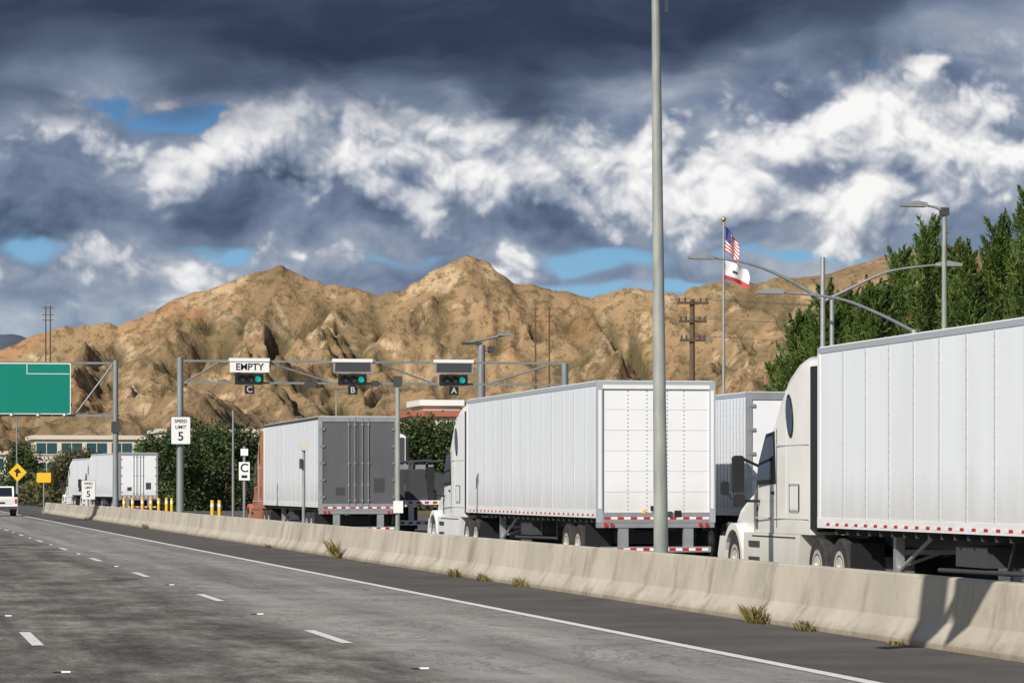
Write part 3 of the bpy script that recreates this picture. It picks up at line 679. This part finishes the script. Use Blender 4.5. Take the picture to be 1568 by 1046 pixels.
# ---------------------------------------------------------------- pickup
X,Y=loc(3,208); p=empty('pickup_truck',(X,Y,0)); b=B()
b.prism([(0,.5),(5.4,.5),(5.5,.85),(5.3,1.1),(3.9,1.2),(0,1.2)],-.95,.95,'white')
b.prism([(1.9,1.2),(4.3,1.2),(3.5,1.85),(2.2,1.88)],-.82,.82,'white'); b.prism([(1.88,1.25),(2.16,1.8),(2.17,1.8),(1.9,1.25)],-.7,.7,'glass')
b.box(-.83,-.82,2.2,3.8,1.25,1.7,'glass'); b.box(-.7,.7,-.012,0,.75,1.1,'doorw'); b.box(-.95,.95,-.1,-.01,.45,.62,'dgrey',.02)
for sd in(-1,1): b.box(sd*.86-.07,sd*.86+.07,-.015,0,.8,1.1,'red'); b.wheel(sd*.93,1.1,.38,.38,.25,'alu',sd); b.wheel(sd*.93,4.4,.38,.38,.25,'alu',sd); b.box(sd*1.05-.08,sd*1.05+.08,3.7,3.8,1.2,1.4,'black')
b.box(-.2,.2,-.016,-.013,.78,.9,'black'); b.obj('body',p,bevel=.03)

# ---------------------------------------------------------------- signals gantry
YG=yof(12.7,141); g=empty('truck_signal_gantry',(0,YG,0)); b=B()
b.cyl((12.7,0,0),(12.7,0,7.35),.17,.13,'steel',12); b.cyl((29.4,0,0),(29.4,0,7.2),.17,.15,'steel',12)
for z in(7.2,6.28): b.box(12.6,29.5,-.05,.05,z-.045,z+.045,'steel')
b.tube([(12.9,0,6.3),(14.4,0,7.18)],.03,.03,'steel',5)
b.tube([(16.6,0,7.1),(19.2,0,6.3)],.04,.04,'steel',6); b.tube([(21.4,0,7.1),(23.6,0,6.3)],.04,.04,'steel',6); b.tube([(26,0,6.3),(28.6,0,7.1)],.04,.04,'steel',6)
b.box(18.0,18.5,-.25,-.06,6.1,6.35,'dgrey'); b.box(20.9,21.2,-.25,-.06,6.15,6.4,'dgrey')
b.obj('truss',g)
for cx,let,em in((15.62,'C',1),(20.05,'B',0),(24.45,'A',0)):
    b=B(); b.box(cx-.86,cx+.86,-.40,-.06,7.18,7.32,'signw')
    b.box(cx-.84,cx+.84,-.36,-.32,6.72,7.17,'signw' if em else 'alu')
    if not em: b.box(cx-.76,cx+.76,-.375,-.361,6.78,7.15,'dgrey')
    b.box(cx-.60,cx+.60,-.36,-.06,6.2,6.68,'black',.03)
    for j,xx in enumerate((cx-.36,cx,cx+.36)):
        b.cyl((xx,-.36,6.44),(xx,-.39,6.44),.13,.13,'teal' if j==2 else 'dgrey',16)
        for a in np.linspace(.2,math.pi-.2,8): b.box(xx+.17*math.cos(a)-.03,xx+.17*math.cos(a)+.03,-.55,-.36,6.44+.17*math.sin(a)-.012,6.44+.17*math.sin(a)+.012,'black')
    b.box(cx-.20,cx+.20,-.34,-.3,5.80,6.17,'black'); b.obj('signal_head',g)
    text(let,.36,g,(cx,-.35,5.98),'lettergrey')
    if em: text('EMPTY',.40,g,(cx,-.37,6.94),'black')
def speed_sign(X,Y,zc,w_,h_,pole_h=None,name='speed_limit_sign'):
    e=empty(name,(X,Y,0)); b=B(); b.box(-w_/2,w_/2,-.24,-.22,zc-h_/2,zc+h_/2,'black',.03); b.box(-w_/2+.02,w_/2-.02,-.246,-.241,zc-h_/2+.02,zc+h_/2-.02,'signw',.03)
    b.box(-.05,.05,-.22,-.1,zc-.3,zc+.3,'steel')
    if pole_h: b.cyl((0,-.15,0),(0,-.15,pole_h),.05,.05,'steel',8)
    b.obj('panel',e); s=w_/.8
    text('SPEED',.19*s,e,(0,-.25,zc+h_*.33)); text('LIMIT',.19*s,e,(0,-.25,zc+h_*.12)); text('5',.5*s,e,(0,-.25,zc-h_*.22)); return e
speed_sign(12.7,YG-.02,hgt(659,141),.84,1.18)
z_=5173*12.9/325; X,Y=12.9,yof(12.9,z_); speed_sign(X,Y,hgt(756,z_)+.25,.85,1.2,hgt(735,z_))
b=B()
for u in(190,203,218,231,243,255,263,325,336): 
    X,Y=loc(u,205 if u<300 else 170); hh_=hgt(762,205); b.cyl((X,Y,0),(X,Y,hh_),.09,.09,'yellow',8); b.cyl((X,Y,hh_*.7),(X,Y,hh_*.85),.095,.095,'wtape',8)
b.obj('safety_bollards')
X,Y=loc(737,150); e=empty('camera_mast',(X,Y,0)); b=B(); ht=hgt(528,150)
b.cyl((0,0,0),(0,0,ht),.2,.17,'steel',12); b.tube([(-.8,0,ht+.05),(1.3,0,ht+.5)],.06,.05,'steel',8); b.box(-.9,0,-.15,.15,ht+.0,ht+.12,'dgrey'); b.box(.75,1.35,-.2,.2,ht+.42,ht+.52,'alu'); b.box(.3,.55,-.3,.1,ht-.35,ht-.05,'dgrey',.05); b.tube([(0,0,ht-.3),(.5,0,ht-.2)],.03,.03,'steel',6); b.obj('mast',e)
X=12.75; z=5173*X/799; e=empty('utility_post',(X,yof(X,z),0)); b=B(); b.cyl((0,0,0),(0,0,4.6),.062,.055,'pole',10); b.box(-.1,.1,-.08,.08,4.35,4.6,'dgrey',.02); b.box(-.12,.12,-.1,-.06,1.2,1.5,'signw'); b.obj('post',e)
z=5173*X/655; e=empty('card_reader_post',(X,yof(X,z),0)); b=B(); b.cyl((0,0,0),(0,0,3.15),.055,.05,'pole',10); b.box(-.08,.12,-.2,.05,2.95,3.2,'stucco',.02); b.box(-.12,-.05,-.1,.1,2.4,2.7,'dgrey'); b.obj('post',e)
z=5173*X/564; e=empty('lane_sign',(X,yof(X,z),0)); b=B(); b.cyl((0,.03,0),(0,.03,hgt(683,z)),.045,.045,'steel',8)
zc=hgt(721,z); b.box(-.19,.19,-.04,-.02,zc-.32,zc+.32,'signw'); b.box(-.13,.13,-.04,-.02,hgt(692,z)-.12,hgt(692,z)+.12,'signw'); b.obj('panel',e); text('C',.42,e,(0,-.045,zc+.1)); b=B(); b.box(-.1,.1,-.05,-.041,zc-.24,zc-.14,'black'); b.obj('arrow',e)
X,Y=loc(357,190); b=B(); b.cyl((X,Y,0),(X,Y,hgt(628,190)),.08,.06,'steel',8); b.obj('utility_post')
X,Y=loc(515,260); b=B(); b.cyl((X,Y,0),(X,Y,hgt(598,260)),.09,.06,'pole',8); b.tube([(X,Y,hgt(600,260)),(X+1.2,Y,hgt(598,260))],.04,.04,'pole',6); b.obj('street_lamp')
z=225; X,Y=loc(27,z); e=empty('warning_sign',(X,Y,0)); b=B(); zc=hgt(723,z); b.prism([(-.62,zc),(0,zc-.62),(.62,zc),(0,zc+.62)],-.02,0,'yellow','y'); b.prism([(-.12,zc-.28),(.0,zc-.28),(.02,zc-.05),(.24,zc+.0),(.0,zc+.3),(-.26,zc+.08),(-.12,zc+.02)],-.03,-.022,'black','y'); b.cyl((0,.05,0),(0,.05,zc),.05,.05,'steel',8); b.cyl((-0.05,0.3,0),(-0.05,.3,hgt(640,z)),.05,.05,'steel',6);b.obj('panel',e)
X,Y=loc(67,z); e=empty('warning_sign',(X,Y,0)); b=B(); zc=hgt(731,z); b.box(-.48,.48,-.02,0,zc-.33,zc+.33,'yellow',.04); b.cyl((0,.05,0),(0,.05,zc),.05,.05,'steel',8); b.obj('panel',e)
# ---------------------------------------------------------------- overhead green sign
zS=179; XS=12.7; e=empty('overhead_highway_sign',(XS,yof(XS,zS),0)); b=B(); top=hgt(556,zS); lo=hgt(636,zS)
b.cyl((0,0,0),(0,0,top+.15),.17,.14,'steel',12); b.box(-.22,.22,-.22,.22,hgt(648,zS)-.5,hgt(648,zS)+.1,'dgrey',.04)
for z in(top,lo): b.box(-10,0,-.06,.06,z-.06,z+.06,'steel')
b.tube([(-2.2,0,lo),(-.1,0,top)],.05,.05,'steel',6)
for xx in(-3.4,-5.6,-7.8): b.box(xx-.04,xx+.04,-.3,-.06,lo-.1,top,'steel')
b.box(-2.3,.25,.1,.5,lo-.02,lo+.03,'alu')
px1=-2.42; b.box(-9.5,px1,-.36,-.31,lo+.05,top-.03,'signw',.05); b.box(-9.45,px1-.05,-.368,-.361,lo+.10,top-.08,'green',.05)
b.box(px1-2.35,px1-.08,-.372,-.369,top-.62,top-.585,'signw'); b.box(px1-2.35,px1-2.315,-.372,-.369,top-.58,top-.1,'signw')
for i in range(6): b.box(px1-.5-i*1.4,px1-.2-i*1.4,-.9,-.3,lo-.05,lo+.0,'dgrey'); b.sphere((px1-.35-i*1.4,-.9,lo-.02),.14,'alu')
b.obj('sign_structure',e)
# second cantilever sign, unseen off to the right; added to shadow the barrier
e=empty('overhead_highway_sign',(12.9,28.7,0)); b=B()
b.cyl((0,0,0),(0,0,9.4),.17,.14,'steel',12)
for z in(7.35,9.0): b.box(-9.0,0,-.06,.06,z-.07,z+.07,'steel')
for i in range(4): b.tube([(-.2-i*1.4,0,7.35),(-1.6-i*1.4,0,9.0)],.06,.06,'steel',6)
b.box(-8.0,-6.4,-.36,-.31,6.85,9.2,'green',.05); b.box(-9.2,-8.35,-.36,-.31,7.5,9.2,'green',.03)
for xx in(-8.9,-7.8,-6.6): b.box(xx-.05,xx+.05,-.31,-.06,7.2,9.1,'steel')
b.obj('sign_structure',e)
# ---------------------------------------------------------------- big lamp pole in foreground
z=54.3; X=5173**-1*1203*z; e=empty('street_lamp',(X+.0,yof(X,z),0)); b=B()
b.tube([(0,0,0),(-.06,0,6),(-.12,0,12.5)],.125,.055,'pole',18); b.tube([(-.12,0,12.4),(-.9,-.6,12.75),(-2.2,-1.5,12.9)],.05,.035,'pole',8); b.box(-2.9,-2.1,-1.75,-1.45,12.8,12.95,'alu',.04)
b.box(-.2,.2,-.2,.2,0,.04,'steel'); b.box(.06,.1,-.04,.04,9.6,9.9,'dgrey')
b.obj('pole',e)
def arm_lamp(b,pts,k='pole',r0=.06,r1=.03,hd=1):
    P_=[Vector(p) for p in pts]; Q=[]
    for i in range(len(P_)-1):
        a=P_[max(i-1,0)];b0=P_[i];b1=P_[i+1];c_=P_[min(i+2,len(P_)-1)]
        for t in np.linspace(0,1,6,endpoint=False):
            Q.append(.5*((2*b0)+(-a+b1)*t+(2*a-5*b0+4*b1-c_)*t*t+(-a+3*b0-3*b1+c_)*t**3))
    Q.append(P_[-1]); b.tube(Q,r0,r1,k,6)
    p=P_[-1]; b.prism([(p.x,p.z+.07),(p.x+hd*.3,p.z+.12),(p.x+hd*.75,p.z+.04),(p.x+hd*.75,p.z-.04),(p.x,p.z-.05)],p.y-.16,p.y+.16,'alu','y')
zA=100
X,Y=loc(1260,zA); e=empty('street_lamp',(X,Y,0)); b=B(); b.cyl((0,0,0),(0,0,hgt(394,zA)),.10,.07,'alu',12); 
arm_lamp(b,[(0,0,hgt(460,zA)),(-1.1,0,hgt(428,zA)),(-2.3,0,hgt(405,zA)),(-3.4,0,hgt(397,zA))],'alu',hd=-1)
arm_lamp(b,[(0,0,hgt(462,zA)),(.9,0,hgt(440,zA)),(2.1,0,hgt(414,zA)),(3.6,0,hgt(403,zA))],'alu',hd=1); b.obj('pole',e)
X,Y=loc(1274,zA+1); b=B(); b.cyl((X,Y,0),(X,Y,hgt(458,zA+1)),.09,.07,'alu',10); b.obj('utility_post')
zB=95; X,Y=loc(1400,zB); e=empty('street_lamp',(X,Y,0)); b=B(); b.cyl((0,0,0),(0,0,hgt(505,zB)),.12,.1,'alu',12)
arm_lamp(b,[(0,0,hgt(508,zB)),(-1.1,0,hgt(480,zB)),(-2.3,0,hgt(458,zB)),(-3.9,0,hgt(450,zB))],'alu',hd=-1); b.obj('pole',e)
zC=95; X,Y=loc(1446,zC); e=empty('street_lamp',(X,Y,0)); b=B(); b.cyl((0,0,0),(0,0,hgt(318,zC)),.1,.065,'pole',12)
arm_lamp(b,[(0,0,hgt(324,zC)),(-.25,0,hgt(318,zC)),(-.55,0,hgt(315,zC))],r0=.05,hd=-1); b.box(-.12,.12,-.1,.1,hgt(330,zC),hgt(318,zC),'dgrey'); b.obj('pole',e)
zF=150; X,Y=loc(1108,zF); e=empty('flagpole',(X,Y,0)); b=B(); tp=hgt(340,zF); b.cyl((0,0,0),(0,0,tp),.09,.05,'alu',10); b.sphere((0,0,tp+.12),.12,'bulb')
b.obj('pole',e)
def flag(name,zt,W_,H_,colf,droop):
    b=B(); nx,ny=14,13
    def pt(i,j):
        s=i/nx; t=j/ny; x=.06+W_*s*(1-.35*droop); z=zt-H_*t-droop*W_*s*(.75+.25*s); y=.14*math.sin(s*9+t*2)*s; return (x+.05*math.sin(t*5+s*6),y,z)
    for i in range(nx):
        for j in range(ny): b.add([pt(i,j),pt(i+1,j),pt(i+1,j+1),pt(i,j+1)],[(0,1,2,3)],colf(i/nx,j,ny),True)
    b.obj(name,e)
flag('us_flag',hgt(346,zF),.85,1.1,lambda s,j,n:'blue' if s<.45 and j<7 else ('fred' if j%2==0 else 'fwhite'),.8)
flag('state_flag',hgt(398,zF),1.25,.85,lambda s,j,n:'fred' if j>=10 else ('dgrey' if (.3<s<.55 and 4<j<7) else 'fwhite'),.35)
zU=200; X,Y=loc(1060,zU); e=empty('utility_pole',(X,Y,0)); b=B(); b.cyl((0,0,0),(0,0,hgt(458,zU)),.2,.15,'wood',10)
for v,hw_ in((464,.95),(492,.85),(521,.8)):
    z=hgt(v,zU); b.box(-hw_,hw_,-.25,-.1,z-.08,z+.08,'wood')
    for xx in(-hw_+.1,-hw_*.5,hw_*.5,hw_-.1): b.cyl((xx,-.17,z+.08),(xx,-.17,z+.3),.06,.05,'dgrey',6)
b.obj('pole',e)
b=B()
for xx,v in((-.9,464),(.9,464),(-.8,492),(.8,521)):
    a=Vector((X+xx,Y-.15,hgt(v,zU)+.25)); c_=a+Vector((60,-25,1.5)); pts=[a.lerp(c_,t)-Vector((0,0,4*t*(1-t)*1.6)) for t in np.linspace(0,1,14)]; b.tube(pts,.02,.02,'dgrey',4)
b.obj('power_lines')
for u,v0,v1,z in((70,468,540,1500),(77,468,540,1500),(820,470,560,1400),(841,470,560,1400)):
    X,Y=loc(u,z); b=B(); b.cyl((X,Y,hgt(v1+60,z)),(X,Y,hgt(v0,z)),.36,.28,'wood',6)
    for dv in(3,14,22): b.box(X-1.5,X+1.5,Y-.2,Y+.2,hgt(v0+dv,z)-.17,hgt(v0+dv,z)+.17,'wood')
    b.obj('transmission_pole')
# ---------------------------------------------------------------- buildings
def building(u0,u1,z,vtop,floors,name='office_building',dep=20,roof='stucco',win=True):
    X0,Y0=loc(u0,z); X1=X0+(u1-u0)*z/5080; ht=hgt(vtop,z); e=empty(name,(X0,Y0,0)); Wd=X1-X0; b=B()
    b.box(0,Wd,0,dep,0,ht-.6,'stucco'); b.box(-.4,Wd+.4,-.4,dep+.4,ht-.6,ht,roof)
    b.obj('walls',e); b=B()
    if win:
        fh=(ht-.6)/floors; n=max(2,int(Wd/3.4)); bw=Wd/n
        for f in range(floors):
            for i in range(n):
                b.box(i*bw+.35,(i+1)*bw-.35,-.06,-.004,f*fh+fh*.28,f*fh+fh*.82,'bwin'); b.box(i*bw+bw/2-.05,i*bw+bw/2+.05,-.1,-.062,f*fh+fh*.28,f*fh+fh*.82,'stucco')
                b.box(i*bw+.25,(i+1)*bw-.25,-.16,-.004,f*fh+fh*.22,f*fh+fh*.27,'stucco')
            for j in range(int(dep/4)): b.box(Wd+.004,Wd+.06,j*4+.6,j*4+3.4,f*fh+fh*.28,f*fh+fh*.82,'bwin')
    b.obj('windows',e)
building(52,243,480,666,3); building(245,405,520,656,3); building(-200,40,560,690,2)
building(636,700,330,628,3,dep=12,roof='roofred'); building(648,705,343,612,1,'office_building',8,'signw',False)
building(700,900,700,668,2); building(420,520,760,690,2)
